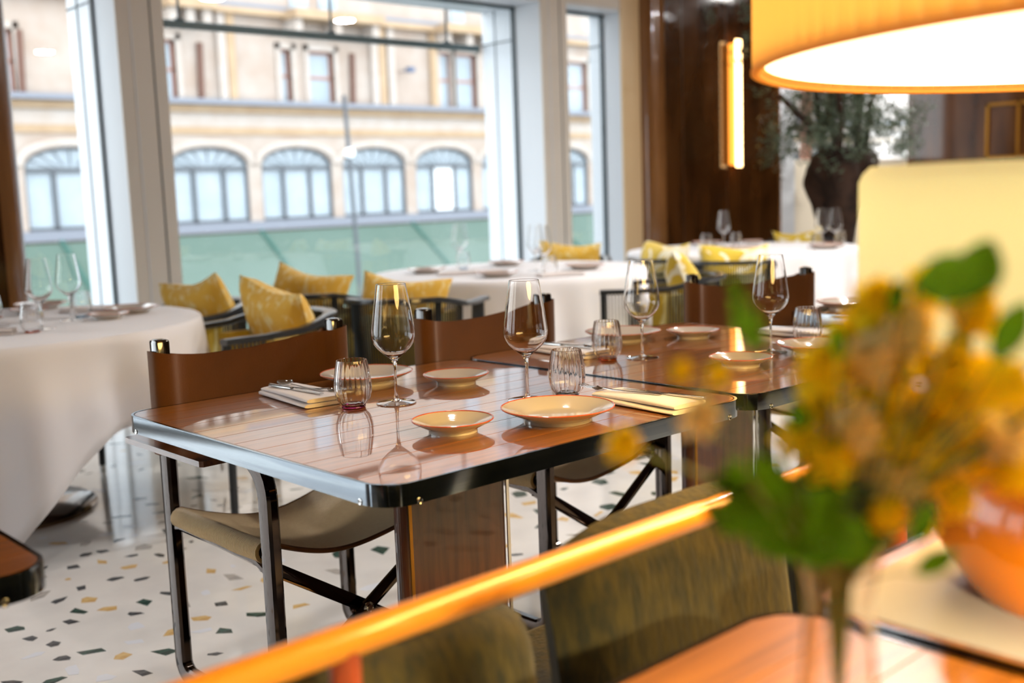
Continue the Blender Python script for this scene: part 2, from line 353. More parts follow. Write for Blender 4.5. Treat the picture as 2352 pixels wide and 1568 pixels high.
window('window_1', 3.06, 6.18, 'wide floor-length window in a deep white frame', bar=True)
window('window_2', 6.47, 7.11, 'narrow window right of the second grey pier', yg=6.5, yo=6.65)
window('window_3', 2.14, 2.77, 'narrow window beside the glossy brown column at left')
vpier('trim_1', 2.77, 3.06, 'grey painted pier left of the wide window')
vpier('trim_2', 6.18, 6.47, 'grey painted pier right of the wide window')
brown_panel('wall_front', 7.11, 9.33, 'glossy brown lacquered wall with rounded corner')
brown_panel('wall_left', -.1, 2.14, 'glossy brown rounded wall pier at left edge')
window('window_4', -5.0, -.1, 'wide window further left')
# white pier, low cream wall and window at the far right end
p3 = sempty('trim_3', 'white pier beside the olive tree')
MB().box(9.33, Y0-.02, 0, 9.68, 6.98, CEIL).build('pier_core', M_white, p3)
w5 = sempty('window_5', 'window behind the olive tree over a low cream wall')
MB().box(9.68, Y0, 0, 12.6, 6.9, 1.45).build('low_wall', mat('cream_wall', (214, 206, 188), .6), w5)
MB().box(9.68, Y0, 2.9, 12, 6.9, CEIL).build('lintel', M_white, w5)
MB().box(9.68, 6.6, 1.45, 12.6, 6.608, 2.9).build('window_pane', G_pane, w5)
MB().box(10.35, 6.55, 1.45, 10.43, 6.65, 2.9).build('mullion', M_wbrown, w5)
wr = struct(MB().box(FX1, FY0, 0, FX1+.1, 6.3, CEIL).build('wall_right', M_brown), 'dark brown lacquered end wall')
for a in ((5.03, 1.40, 5.06, 1.99), (5.36, 1.40, 5.39, 1.99), (4.0, 1.40, 4.03, 1.99)): MB().box(FX1-.03, a[0], a[1], FX1, a[2], a[3]).build('brass_strip', M_brass, wr)
for z in (1.40, 1.96): MB().box(FX1-.03, 4.0, z, FX1, 5.39, z+.03).build('brass_strip', M_brass, wr)
struct(MB().box(FX0, FY0-.1, 0, FX1, FY0, CEIL).build('wall_back', M_brown))
we = struct(MB().box(FX0-.1, FY0, 0, FX0, 3.6, CEIL).box(FX0-.1, 3.6, 2.7, FX0, 5.6, CEIL).box(FX0-.1, 5.6, 0, FX0, 6.9, CEIL).build('wall_end', M_brown))
for y in (4.6,): MB().box(FX0-.1, y-.12, 0, FX0, y+.12, 2.7).build('mullion', M_pier, we)
MB().box(FX0-.06, 3.6, 0, FX0-.052, 5.6, 2.7).build('window_pane', G_pane, we)  # unseen window in the end wall, added to bring in more daylight

# sconces
def sconce_parts(root, d=-1):
    MB().box(-.03, 0, -.5, .03, .012, .5, .004).build('back_plate', M_brown, root)
    MB().box(-.045, -.07, -.54, .045, 0, .54, .006).build('light_box', M_led2, root)
    MB().box(-.04, -.085, -.56, .045, -.071, .57, .005).build('light_panel', M_led, root)
    for k in range(9): MB().box(-.042, -.087, -.5+k*.125, .047, -.0845, -.496+k*.125).build('fin', M_brass, root)
s = thing('wall_sconce', 'tall glowing amber strip light on the brown lacquered wall', 'wall lamp', (8.43, Y0-.165, 1.94)); sconce_parts(s)
s2 = dup(s, (1.2, FY0+.005, 1.9), PI, 'unseen glowing strip light on the wall behind the camera', None)  # unseen copies, put in for warm light and glints on the glassware
s3 = dup(s, (4.2, FY0+.005, 1.9), PI, 'second unseen glowing strip light on the wall behind the camera', None)

lamp('window_portal', 'AREA', (FX0-.15, 4.6, 1.35), 1, (1, 1, 1), shape='RECTANGLE', size=2.0, size_y=2.7, rot=(PI/2, 0, -PI/2)).data.cycles.is_portal = True  # portal of the added end window
# ================================================================== STREET
struct(MB().box(-30, 7.0, -5, 70, 60, -4.9).build('street_ground', M_asphalt), 'grey street below the windows')
K = 1.4; FY = 28.0
def fz(z): return 1.21+(z-1.21)*K
b = thing('store_building', 'pale sandstone store front across the street with arched windows over green awning', 'building')
arches = [(x*K, (x+1.69)*K) for x in (3.68, 5.66, 7.0-.02, 9.62, 11.61, 13.57, 15.56, 17.55, 19.55, 21.53, 23.5, 25.5, 27.5, 29.5, 31.5, 33.5)]
arches = [(5.2*K-2.6, 5.2*K-.3), (5.0*K, 6.65*K), (6.95*K, 8.62*K)]+arches[3:]
ZS, ZP, ZT = fz(.84), fz(1.90), fz(2.31)
def arc_pts(x0, x1, n=14):
    cx = (x0+x1)/2; a = (x1-x0)/2; return [(cx-a*math.cos(PI*k/n), ZP+(ZT-ZP)*math.sin(PI*k/n)**.8) for k in range(n+1)]
wall = MB(); LV = fz(2.56)
xs = -6.0
for x0, x1 in arches:
    if x0 > xs: wall.box(xs, FY, ZS, x0, FY+.6, LV)
    ap = arc_pts(x0, x1); m = len(ap)
    for k in range(m-1):
        (xa, za), (xb, zb) = ap[k], ap[k+1]
        wall.add([(xa, FY, za), (xb, FY, zb), (xb, FY, LV), (xa, FY, LV)], [(0, 1, 2, 3)], False)
        wall.add([(xa, FY, za), (xb, FY, zb), (xb, FY+.5, zb), (xa, FY+.5, za)], [(3, 2, 1, 0)], False)
    xs = x1
wall.box(xs, FY, ZS, 70, FY+.6, LV); wall.build('arcade_wall', M_sand, b)
MB().box(-6, FY+.02, -4.9, 70, FY+.6, fz(.70)).build('ground_floor_wall', M_sandd, b)
MB().box(-6, FY-.35, fz(.66), 70, FY+.1, fz(.84)).build('lead_ledge', M_lead, b)
MB().box(-6, FY-.05, fz(2.56), 70, FY+.5, fz(2.70)).build('frieze', M_sandd, b)
MB().box(-6, FY-.02, fz(2.70), 70, FY+.5, fz(2.98)).build('frieze_panel', M_sand2, b)
MB().box(-6, FY-.16, fz(2.98), 70, FY+.5, fz(3.12)).build('cornice', M_sandd, b)
MB().box(-6, FY-.4, fz(3.12), 70, FY+.4, fz(3.22)).build('lead_ledge', M_lead, b)
for i, (x0, x1) in enumerate(arches):      # archivolt, frame, panes
    ap = arc_pts(x0, x1); w = MB().tube([(x, FY+.05, z) for x, z in ap], (.06, .04), 6, upv=(0, 1, 0)).build('arch_window', M_iron, b)
    MB().tube([(x, FY-.03, z+.12) for x, z in arc_pts(x0-.12, x1+.12)], (.1, .05), 6, upv=(0, 1, 0)).build('archivolt', M_sand2, w)
    m = MB(); a = (x1-x0)
    for f in (0, .31, .69, 1): m.box(x0+a*f-.045, FY+.04, ZS, x0+a*f+.045, FY+.12, ZP)
    m.box(x0, FY+.03, ZP-.05, x1, FY+.12, ZP+.06); m.box(x0, FY+.04, ZS, x1, FY+.12, ZS+.08)
    for k in range(1, 8):
        t = PI*k/8; cx = (x0+x1)/2; m.tube([(cx+.18*a*math.cos(t), FY+.08, ZP+.1*math.sin(t)), (cx+.47*a*math.cos(t), FY+.08, ZP+(ZT-ZP)*.93*math.sin(t)**.8)], .014, 4)
    m.build('glazing_bars', M_iron, w)
    for j, (fa, fb) in enumerate(((0, .31), (.31, .69), (.69, 1))):
        MB().box(x0+a*fa+.04, FY+.13, ZS, x0+a*fb-.04, FY+.15, ZP).build('pane', M_blind2 if (i == 6 and j == 1) else M_sky_blind, w)
    q = [(x, z) for x, z in ap]; n = len(q)
    MB().add([(x, FY+.13, z) for x, z in q], [tuple(reversed(range(n)))], False).build('fanlight_pane', M_sky_blind, w)
# upper storey with sash windows
up_ = [(6.55, 6.98, 4.32, 1), (9.45, 9.96, 4.33, 1), (12.23, 12.49, 4.30, 0), (12.9, 13.53, 4.30, 1), (16.4, 16.8, 4.48, 1), (16.87, 17.54, 4.48, 1), (20.6, 21.34, 4.5, 1), (23.4, 24, 4.5, 1), (27, 27.6, 4.5, 1), (30, 30.7, 4.5, 1), (3.4, 4.0, 4.4, 1)]
up_.sort(); zb = fz(3.22); ztp = fz(4.9)
um = MB(); xs = -6
for x0, x1, zt, k in up_:
    um.box(xs, FY+.1, zb, x0*K, FY+.6, ztp); um.box(x0*K, FY+.1, fz(zt), x1*K, FY+.6, ztp); xs = x1*K
um.box(xs, FY+.1, zb, 70, FY+.6, ztp); um.build('upper_wall', M_sand, b)
for x0, x1, zt, k in up_:
    x0, x1, zt = x0*K, x1*K, fz(zt)
    w = MB().box(x0, FY+.2, zb, x0+.06, FY+.3, zt).box(x1-.07, FY+.2, zb, x1, FY+.3, zt).box(x0, FY+.2, zt-.07, x1, FY+.3, zt).box(x0, FY+.2, (zb+zt)/2-.03, x1, FY+.3, (zb+zt)/2+.04).build('sash_window', M_wbrown, b)
    MB().box(x0+.05, FY+.24, zb, x1-.05, FY+.26, (zb+zt)/2).build('pane', M_sky_blind, w); MB().box(x0+.05, FY+.25, (zb+zt)/2, x1-.05, FY+.27, zt).build('pane', M_sky_blind, w)
    MB().box(x0-.14, FY+.03, zb, x0, FY+.2, zt+.16).box(x1, FY+.03, zb, x1+.14, FY+.2, zt+.16).box(x0-.14, FY+.03, zt, x1+.14, FY+.2, zt+.16).build('window_surround', M_sand2, b)
for x in (10.42, 13.96, 7.05, 22.3): MB().tube([(x*K, FY+.03, zb), (x*K+.05, FY+.03, fz(4.3))], .085, 8).build('drainpipe', mat('rust_pipe', (92, 62, 50), .6) if x == 10.42 else MATS['rust_pipe'], b)
for x0, x1 in ((14.55, 14.75), (15.0, 16.2), (18.2, 19.8), (10.9, 11.1)):
    for xx in (x0, x1): MB().box(xx*K-.12, FY-.05, zb, xx*K+.12, FY+.2, ztp).build('pilaster', M_sand2 if xx == x0 else M_sandd, b)
for z0_, z1_, d_, m_ in ((4.9, 5.02, .5, M_sandd), (5.02, 5.1, .62, M_lead)):
    MB().box(-6, FY-.2, fz(z0_), 70, FY+.5, fz(z1_)).build('upper_cornice', m_, b)
for x0, x1 in ((9.6, 10.6), (12.3, 14.5), (16.2, 17.8)):
    MB().box(x0*K, FY-.75, fz(4.86), x1*K, FY+.1, fz(5.04)).build('balcony', M_sandd, b)
    for x in (x0+.15, (x0+x1)/2, x1-.15): MB().box(x*K-.12, FY-.55, fz(4.62), x*K+.12, FY+.1, fz(4.86)).build('corbel', M_sand2, b)
MB().box(-6, FY+.1, fz(5.1), 70, FY+.6, fz(9.6)).build('parapet_wall', M_sand, b)
for k in range(20): MB().box(2+k*3.4, FY+.04, fz(7.0), 3.3+k*3.4, FY+.12, fz(8.4)).build('attic_pane', M_sky_blind, b)
for x in (12.75, 13.45, 17.0, 9.8): MB().box(x*K-.3, FY+.05, fz(5.1), x*K+.3, FY+.12, fz(5.9)).build('attic_pane', M_sky_blind, b)
lw_ = MB().box(15.3*K, FY-.3, fz(3.98), 15.34*K, FY+.1, fz(4.0)).box(15.27*K-.02, FY-.45, fz(3.95), 15.4*K+.02, FY-.25, fz(4.05)).build('wall_lantern', mat('lantern_blue', (60, 80, 110), .5), b)
ax = -5; awn = thing('shop_awning', 'pale green sloping shop awning under the arched windows', 'awning')
aw = MB(); zt_, zb_ = fz(.62), -2.4
aw.add([(-6, FY-.36, zt_), (70, FY-.36, zt_), (70, FY-4, zb_), (-6, FY-4, zb_), (-6, FY-.36, zt_-.03), (70, FY-.36, zt_-.03), (70, FY-4, zb_-.03), (-6, FY-4, zb_-.03)], [(3, 2, 1, 0), (4, 5, 6, 7), (3, 7, 6, 2)], False).build('awning_canvas', M_awn, awn)
MB().box(-6, FY-4.03, zb_-.5, 70, FY-4, zb_).build('valance', M_awn, awn)
for x in (7.4*K, 11.38*K, 15.2*K, 19.5*K, 3.4*K): MB().tube([(x, FY-.34, zt_+.03), (x+.1, FY-3.98, zb_+.03)], .07, 6).build('awning_arm', M_awnd, awn)
ms = thing('lamp_post', 'thin dark street mast with small white globe before the store front', 'lamp post', (13.25, 19.0, -4.9))
MB().tube([(0, 0, 0), (-.1, 0, 4.9), (-.22, 0, 8.2)], .045, 8).build('mast', M_iron, ms); MB().sphere((-.16, 0, 7.05), .11).build('globe', M_blind2, ms)

# ================================================================== FURNITURE
def plank_table(x0, y0, x1, y1, label, ped=True, group=None, name='plank_table'):
    t = thing(name, label, 'table', ((x0+x1)/2, (y0+y1)/2, 0), 0, group); cx, cy = (x0+x1)/2, (y0+y1)/2
    a, bb = (x1-x0)/2, (y1-y0)/2; H = .75; T = .038; R = .062
    o = rrect(-a, -bb, a, bb, R, 8); i = rrect(-a+.006, -bb+.006, a-.006, bb-.006, R-.006, 8); n = len(o)
    vs = [(x, y, H-T) for x, y in o]+[(x, y, H-.002) for x, y in o]+[(x*.9995, y*.9995, H) for x, y in o]+[(x, y, H) for x, y in i]+[(x, y, H-T) for x, y in i]
    fs = [(L*n+k, L*n+(k+1) % n, (L+1)*n+(k+1) % n, (L+1)*n+k) for L in range(4) for k in range(n)]+[(4*n+k, 4*n+(k+1) % n, (k+1) % n, k) for k in range(n)]
    MB().add(vs, fs).build('rim', M_rim, t)
    MB().prism(rrect(-a+.006, -bb+.006, a-.006, bb-.006, R-.006, 8), H-T+.012, H-.004).build('under_board', M_groove, t)
    np_ = 12; pw = (2*bb-.014)/np_; rr = R-.008
    for k in range(np_):
        ya, yb = -bb+.007+k*pw+.0011, -bb+.007+(k+1)*pw-.0011; ex = a-.008
        left = []
        ys = sorted(set([ya, yb]+[ya+(yb-ya)*j/8 for j in range(9)]))
        for y in ys:
            dd = max(0, abs(y)-(bb-.008-rr)); left.append((-(ex-rr+math.sqrt(max(0, rr*rr-dd*dd))), y))
        poly = left[::-1]+[(-x, y) for x, y in left]
        MB().prism(poly, H-.006, H-.0004).build('plank', M_plank, t)
    for s_ in (-1, 1):
        for f in (-.86, .86):
            for (px, py, ax) in ((s_*a, f*bb, 'x'), (f*a, s_*bb, 'y')):
                m = MB().lathe([(.006, 0), (.006, .001), (.0045, .0016), (.002, .0004)], 12)
                m.xf((Matrix.Rotation(s_*PI/2, 4, 'Y') if ax == 'x' else Matrix.Rotation(-s_*PI/2, 4, 'X'))); m.xf(Matrix.Translation((px, py, H-.034))); m.build('screw', M_steel, t)
    if ped:
        MB().prism(rrect(-.155+.045, -.024, .155+.045, .024, .023, 6), .012, H-T+.013).build('pedestal', M_ped, t)
        for sx in (-.09, .198): MB().box(sx-.004, -.0265, .012, sx+.004, -.0225, H-T+.012).build('metal_strip', M_steel if sx > 0 else M_brass, t)
        MB().prism(rrect(-.3, -.22, .3, .22, .05, 6), 0, .012).build('base_plate', M_gun, t)
    return t
plank_table(1.00, 1.405, 1.985, 2.405, 'slatted wood table in front with polished metal edge, nearest laid table', group='plank dining tables')
plank_table(2.003, 1.405, 2.99, 2.405, 'slatted wood table joined behind the front laid table', group='plank dining tables')
plank_table(3.42, 1.25, 4.4, 2.26, 'dark slatted table beyond the joined pair, near brown sling chair', group='plank dining tables')
plank_table(-.5, 1.44, .497, 2.42, 'orange slatted table corner at lower left edge', group='plank dining tables')
plank_table(.02, -.36, 1.0, .672, 'orange lacquer table in the blurred foreground under the flower vase', group='plank dining tables')
plank_table(1.016, -.36, 2.0, .672, 'table under the cream table lamp at right edge', group='plank dining tables')

# director chairs ----------------------------------------------------------
def director_chair():
    t = thing('director_chair', '', 'chair')
    hw = .255; yf, yr = -.24, .24     # front (-y) / rear; origin on the floor at the middle
    for s_, nm in ((-1, 0), (1, 1)):
        x = s_*hw
        p = [(x, yr, .655)]
        for k in range(1, 8): a = PI/2*k/7; p.append((x, yf+.09-.09*math.sin(a), .565+.09*math.cos(a)))
        loop = [(x, yr+.0, .655)]+[(x, 0, .655)]+p[1:]+[(x, yf, .3), (x, yf, .06)]+[(x, yf+.05-.05*math.cos(PI/2*k/5), .06-.04*math.sin(PI/2*k/5)) for k in range(1, 6)]+[(x, 0, .02), (x, yr-.05, .02)]+[(x, yr-.05+.05*math.sin(PI/2*k/5), .06-.04*math.cos(PI/2*k/5)) for k in range(1, 6)]+[(x, yr, .3), (x, yr, .655)]
        fr = MB().tube(loop, (.026, .016), 10, flat=.6, upv=(1, 0, 0)).build('side_frame', M_gun, t)
        MB().tube([(x, yf+.01, .395), (x, yf+.06, .415), (x, 0, .42), (x, yr-.05, .42), (x, yr, .41)], (.011, .014), 8).build('seat_rail', M_gun, fr)
        xo = s_*(hw+.012)
        xi = s_*(hw-.012); xo = s_*(hw+.118); arm = [(xi, yf+.07), (xo, yf+.07), (xo, yr-.02), (xi, yr-.02)][::s_]
        arm = [(xi, yf+.07), (xo-s_*.006, yf+.066), (xo, yf+.075), (xo, yr-.03), (xo-s_*.01, yr-.02), (xi, yr-.02)][::s_]
        MB().prism(arm, .650, .663).build('armrest', M_walnut, t)
        MB().box(x-.019, yr-.021, .64, x+.019, yr+.021, .885, .007).build('back_post', M_blackgloss, t)
    # crossed braces, front and rear
    for y in (yf+.03,):
        for s_ in (-1, 1):
            d = .012*s_; MB().tube([(-s_*hw, y+d, .41), (0, y+d, .245), (s_*hw, y+d, .07)], (.007, .017), 8, flat=.7, upv=(0, 0, 1)).build('cross_brace', M_gun, t)
        m = MB().lathe([(.014, 0), (.014, .003), (.009, .006), (.004, .004)], 14); m.xf(Matrix.Rotation(PI/2, 4, 'X')); m.xf(Matrix.Translation((0, y-.018, .245))); m.build('pivot_bolt', M_steel, t)
    # sling seat
    def seat(u, v, off=0):
        y = yf+.035+(yr-.03-yf-.035)*v; W_ = .13; rr = .027-off; cz = .438
        if u < W_ or u > 1-W_:
            q = (u if u < W_ else 1-u)/W_; a = math.radians(-110+200*q); s_ = -1 if u < .5 else 1
            return (s_*(hw-.006+rr*math.cos(a)), y, cz+rr*math.sin(a)+.0015*math.sin(14*v+3*q))
        e = 2*(u-W_)/(1-2*W_)-1; sag = .062*(1-e*e)*(1+.45*math.cos(PI*(v-.5)))
        return (e*(hw-.006), y, cz+.027-sag-off+.004*math.sin(5*v+4*e)*(1-e*e))
    m = MB(); m.grid(lambda u, v: seat(u, v), 60, 12)
    m.grid(lambda u, v: seat(1-u, v, .009), 60, 12)
    m.grid(lambda u, v: seat(u, 0, .009*(1-v)), 60, 1); m.grid(lambda u, v: seat(u, 1, .009*v), 60, 1)
    st = m.build('sling_seat', M_cord, t, 70)
    for v in (.0, 1.): MB().tube([seat(k/60, v, .005) for k in range(7, 54)], .006, 6).build('seat_piping', M_suede, st)
    for s_ in (-1, 1): MB().tube([(s_*(hw-.006), yf+.03, .438), (s_*(hw-.006), yr-.03, .438)], .015, 10).build('seat_dowel', M_blackgloss, t)
    # back band with sleeves round the posts
    m = MB(); prof = []
    def band(u, v):
        a = u*2*PI
        # closed outline in plan: stadium wrapped around posts
        L = hw+.03
        cx = math.cos(a); sy = math.sin(a)
        x = L*math.copysign(abs(cx)**.35, cx); w = .009+.028*min(1, max(0, (abs(x)-(hw-.055))/.035))**2; 
        y = yr+w*math.copysign(abs(sy)**.5, sy)+.03*(1-(x/hw)**2)*(.5+.5*v)*.6
        z = .60+.262*v - .030*(1-(x/L)**2)*v*1.0+.006*math.sin(9*x)*v
        return (x, y, z)
    m.grid(band, 64, 8, True); m.build('back_band', M_suede, t, 60)
    return t
dc = Proto(director_chair())
dc.put((1.435, 2.335, 0), 0, 'brown suede sling chair with corduroy seat at the front table corner', 'brown sling chairs')
dc.put((2.25, 2.32, 0), .03, 'brown suede sling chair behind the middle wine glass at the table joint', 'brown sling chairs')
dc.put((3.46, 2.28, 0), math.radians(-22), 'brown suede sling chair at far right behind the rightmost wine glass', 'brown sling chairs')
dc.finish()

# tub chairs ----------------------------------------------------------------
def tub_chair():
    t = thing('tub_chair', '', 'chair')    # faces +x
    R = .25; ZR = .705
    def U(o=0, n=22):
        p = [(.30, -(R+o)), (.12, -(R+o))]
        p += [(-.04-(R+o)*math.cos(a), (R+o)*math.sin(a)) for a in [(-PI/2+PI*k/n) for k in range(n+1)]]
        return p+[(.12, R+o), (.30, R+o)]
    pts = U(.025)
    rail = MB().tube([(x, y, ZR+.045*max(0, min(1, (-.0-x)/.22))) for x, y in pts], (.028, .013), 10, flat=.6).build('arm_rail', M_char, t)
    MB().tube([(x, y, .40) for x, y in U(.0)]+[(.30, -R, .40)], (.016, .02), 8, flat=.7).build('seat_frame', M_char, t)
    for (x, y) in ((.285, -.262), (.285, .262), (-.19, -.20), (-.19, .20)):
        top = ZR if x > 0 else ZR+.03
        m = MB(); sp = 1.1 if x < 0 else 1.0
        m.tube([(x, y, top), (x, y*.98, .40), (x*sp+.01, y*sp, .03)], .0155, 8); lg = m.build('leg', M_char, t)
        MB().lathe([(.014, 0), (.014, .03)], 10, (x*sp+.01, y*sp, 0)).build('foot', M_steel, lg)
    m = MB(); p2 = U(.018, 56)
    for i in range(1, len(p2)-1):
        x, y = p2[i]; m.tube([(x, y, ZR+.04*max(0, min(1, (-x)/.22))), (x*.97, y*.95, .40)], .0038, 5)
    for i in range(9):
        for s_ in (-1, 1): xx = .13+.017*i; m.tube([(xx, s_*(R+.018), ZR), (xx, s_*R*.97, .40)], .0038, 5)
    c = m.build('cord_screen', M_char, t); c['kind'] = 'stuff'
    def pad(u, v):
        a = -PI*.62+PI*1.24*u; rr = R-.022-.03*math.sin(PI*v)*0
        return (-.04-rr*math.cos(a), rr*math.sin(a), .43+.25*v)
    def pad2(u, v):
        a = PI*.62-PI*1.24*u; rr = R-.062-.012*math.sin(PI*v)
        return (-.04-rr*math.cos(a), rr*math.sin(a), .43+.25*v)
    m = MB(); m.grid(pad, 30, 6); m.grid(pad2, 30, 6)
    m.grid(lambda u, v: tuple(Vector(pad(u, 1)).lerp(Vector(pad2(1-u, 1)), v)), 30, 1)
    for u in (0, 1): m.grid(lambda a_, v: tuple(Vector(pad(u, a_)).lerp(Vector(pad2(1-u, a_)), v)), 6, 1)
    m.build('back_pad', M_ypad, t, 70)
    m = MB(); m.grid(lambda u, v: ((lambda a, r: (.03+r*1.12*math.copysign(abs(math.cos(a))**.6, math.cos(a))*.235, r*math.copysign(abs(math.sin(a))**.6, math.sin(a))*.235, .485 - .04*r**6 if v < .5 else .41))(2*PI*u, (1-abs(2*v-1)) if True else 0)), 36, 16, True)
    m.build('seat_pad', M_ypad, t, 80)
    return t
TC = Proto(tub_chair())
def pillow(m_, w=.44, h=.32, th=.078, sd=0):
    rnd = random.Random(sd); ph = rnd.uniform(0, 6)
    def f(sgn):
        def g(u, v):
            a, c = 2*u-1, 2*v-1
            x = w/2*a*(1-.06*(1-c*c)); z = h/2*c*(1-.10*(1-a*a))
            k = max(0, (1-a**4)*(1-c**4))**.55
            return (x, sgn*(th*k*(1+.12*math.sin(5*a+ph)*math.cos(4*c))), z+.012*math.sin(3*a+ph))
        return g
    m = MB(); m.grid(f(1), 18, 14); m.grid(lambda u, v: f(-1)(1-u, v), 18, 14)
    return m
pilm = [pillow(M_yel, sd=1), pillow(M_yel, sd=2)]
seats = [  # x, y, facing, label, cushion(label, mat, dx, twist, tilt, lift)
    (2.30, 4.78, 190, 'at the left round table, nearer the window', M_yel, 8, .05),
    (2.22, 3.96, 182, 'at the left round table, nearest the camera', M_yel, -8, .06),
    (3.08, 4.80, 25, 'between the two round tables, nearer the window', M_yel, 10, .05),
    (3.17, 4.16, 32, 'with its back to the camera at the middle round table', M_yel, 6, .03),
    (5.50, 5.40, 215, 'behind the middle round table by the window', M_yel, -4, .04),
    (5.75, 4.64, 350, 'left of the far round table by the beige trim', M_yelp, 0, .04),
    (4.45, 3.70, 130, 'right of the middle round table, turned sideways', M_yelp, 6, .05),
    (5.72, 4.16, 38, 'with its back to the camera at the far round table', M_yelp, 0, .03),
    (7.95, 5.17, 190, 'behind the far round table below the olive tree', M_yelp, 0, .0)]
PL = {}
for i, (x, y, fa, where, m_, tw, lf) in enumerate(seats):
    TC.put((x, y, 0), math.radians(fa), 'charcoal cord tub chair '+where, 'charcoal tub chairs round the white tables')
    a = math.radians(fa)
    if m_.name not in PL: o = pillow(m_, sd=i).build('cushion', m_); PL[m_.name] = o
    else: o = PL[m_.name].copy(); COL.objects.link(o)
    o.location = (x-.125*math.cos(a), y-.125*math.sin(a), .665+lf)
    o.rotation_euler = (math.radians(-20), math.radians(tw), a-PI/2)
    tag(o, ('mottled' if m_ == M_yel else 'white-printed')+' yellow cushion on chair '+where, 'cushion', 'yellow cushions on the tub chairs')
TC.finish()

# round tables with cloths -----------------------------------------------------
def round_table(x, y, r, rot, lab, seedn, half=1.14):
    t = thing('round_table', 'round pedestal table under the '+lab, 'table', (x, y, 0), 0, 'round tables under cloths')
    MB().lathe([(0.001, .72), (r-.02, .72), (r-.01, .735), (r-.012, .752), (.001, .752)], 48, caps=False).build('table_top', M_walnut, t)
    MB().lathe([(.08, .03), (.065, .08), (.06, .3), (.075, .6), (.12, .72)], 28).build('column', M_ped, t)
    MB().lathe([(.36, 0), (.36, .014), (.35, .02), (.09, .028)], 56).build('base_disc', mat('bronze_base_%d' % seedn, (110, 90, 72), .12, metal=1), t)
    rnd = random.Random(seedn); ph = [rnd.uniform(0, 6.28) for _ in range(4)]
    N, RT, RD = 256, 10, 16; vs = []; top = .7575
    for k in range(N):
        a = 2*PI*k/N; c = a-rot
        drop = min(half/max(abs(math.cos(c)), abs(math.sin(c))), half*1.33)-r
        drop = min(drop, .71)
        fold = .5*math.sin(7*a+ph[0])+.35*math.sin(13*a+ph[1]+.8*math.sin(3*a))+.22*math.sin(22*a+ph[2])
        for j in range(RT+1):
            q = r*j/RT; vs.append((q*math.cos(a), q*math.sin(a), top))
        for j in range(1, RD+1):
            q = (j/RD)**1.5; d = drop*q; bend = min(1, d/.03)
            rr = r+.012*math.sin(bend*PI/2)+.03*q+fold*.062*min(1, q*1.9)**1.0+(.05*q*max(0, drop-.4)/.3)
            vs.append((rr*math.cos(a), rr*math.sin(a), top-d+(.006 if j == 1 else 0)))
    L = RT+RD+1
    fs = [(k*L+j, k*L+j+1, ((k+1) % N)*L+j+1, ((k+1) % N)*L+j) for k in range(N) for j in range(L-1)]
    m = MB(); m.add(vs, fs); o = m.build('tablecloth', M_cloth, None, 80); o.location = (x, y, 0)
    sol = o.modifiers.new('thickness', 'SOLIDIFY'); sol.thickness = .0025; sol.offset = 1
    tag(o, lab, 'tablecloth', 'white tablecloths'); return t
round_table(1.40, 4.62, .82, math.radians(-65+0), 'white tablecloth hanging over the round table at left', 3)
round_table(4.42, 4.82, .82, math.radians(20), 'white tablecloth over the middle round table by the wide window', 5, 1.3)
round_table(6.65, 4.75, .82, math.radians(10), 'white tablecloth over the far round table near the brown wall', 8, 1.3)

# glassware ---------------------------------------------------------------------
def wine_glass():
    t = thing('wine_glass', '', 'wine glass')
    MB().lathe([(.0445, .0008), (.0440, .0018), (.030, .003), (.012, .0055)], 40, caps=False).build('foot', G_foot, t)
    MB().lathe([(.012, .0052), (.0055, .011), (.0036, .022), (.0032, .05), (.0034, .078), (.0042, .088), (.0060, .096), (.0085, .1005)], 28).build('stem', G_stem, t)
    MB().tube([(.0442*math.cos(2*PI*k/56), .0442*math.sin(2*PI*k/56), .0014) for k in range(56)], .0009, 6, closed=True).build('foot_edge', G_stem, t)
    prof = [(.006, .0985), (.014, .1055), (.026, .1150), (.038, .1265), (.0455, .1370), (.0490, .1470), (.0498, .1560), (.0482, .172), (.0444, .200), (.0398, .230), (.0347, .262), (.03335, .2698), (.0333, .2703)]
    inn = [(r-.0009, z) for r, z in prof[:1:-1]]; inn = [(.03305, .2707), (.0325, .2707)]+[(r, z if z > .15 else z+.0012) for r, z in inn]+[(.012, .1068), (.001, .1045)]
    MB().lathe([(.001, .0985)]+prof+inn, 56, caps=False).build('bowl', G_solid, t, 80)
    return t
WG = Proto(wine_glass())
def tumbler(key):
    t = thing('tumbler', '', 'tumbler')
    prof = [(.027, .0075), (.036, .018), (.0408, .034), (.0418, .048), (.0405, .068), (.037, .090), (.0337, .1062), (.0335, .107)]
    a_ = MB().lathe(prof, 110, caps=False, rib=(22, .017)); a_.lathe([(r-.0016, z) for r, z in prof[::-1]]+[(.02, .0115), (.001, .0105)], 110, caps=False)
    a_.lathe([(.0335, .107), (.0327, .1078), (.0319, .107)], 110, caps=False); a_.lathe([(.001, .0066), (.022, .0066), (.027, .0075)], 110, caps=False); a_.build('ribbed_body', G_solid, t, 80)
    MB().lathe([(.023, 0), (.0265, .0015), (.027, .0062), (.001, .0062)], 30).build('tinted_base', G_tint[key], t)
    return t
TU = {k: Proto(tumbler(k)) for k in ('pink', 'blue', 'red', 'yellow')}
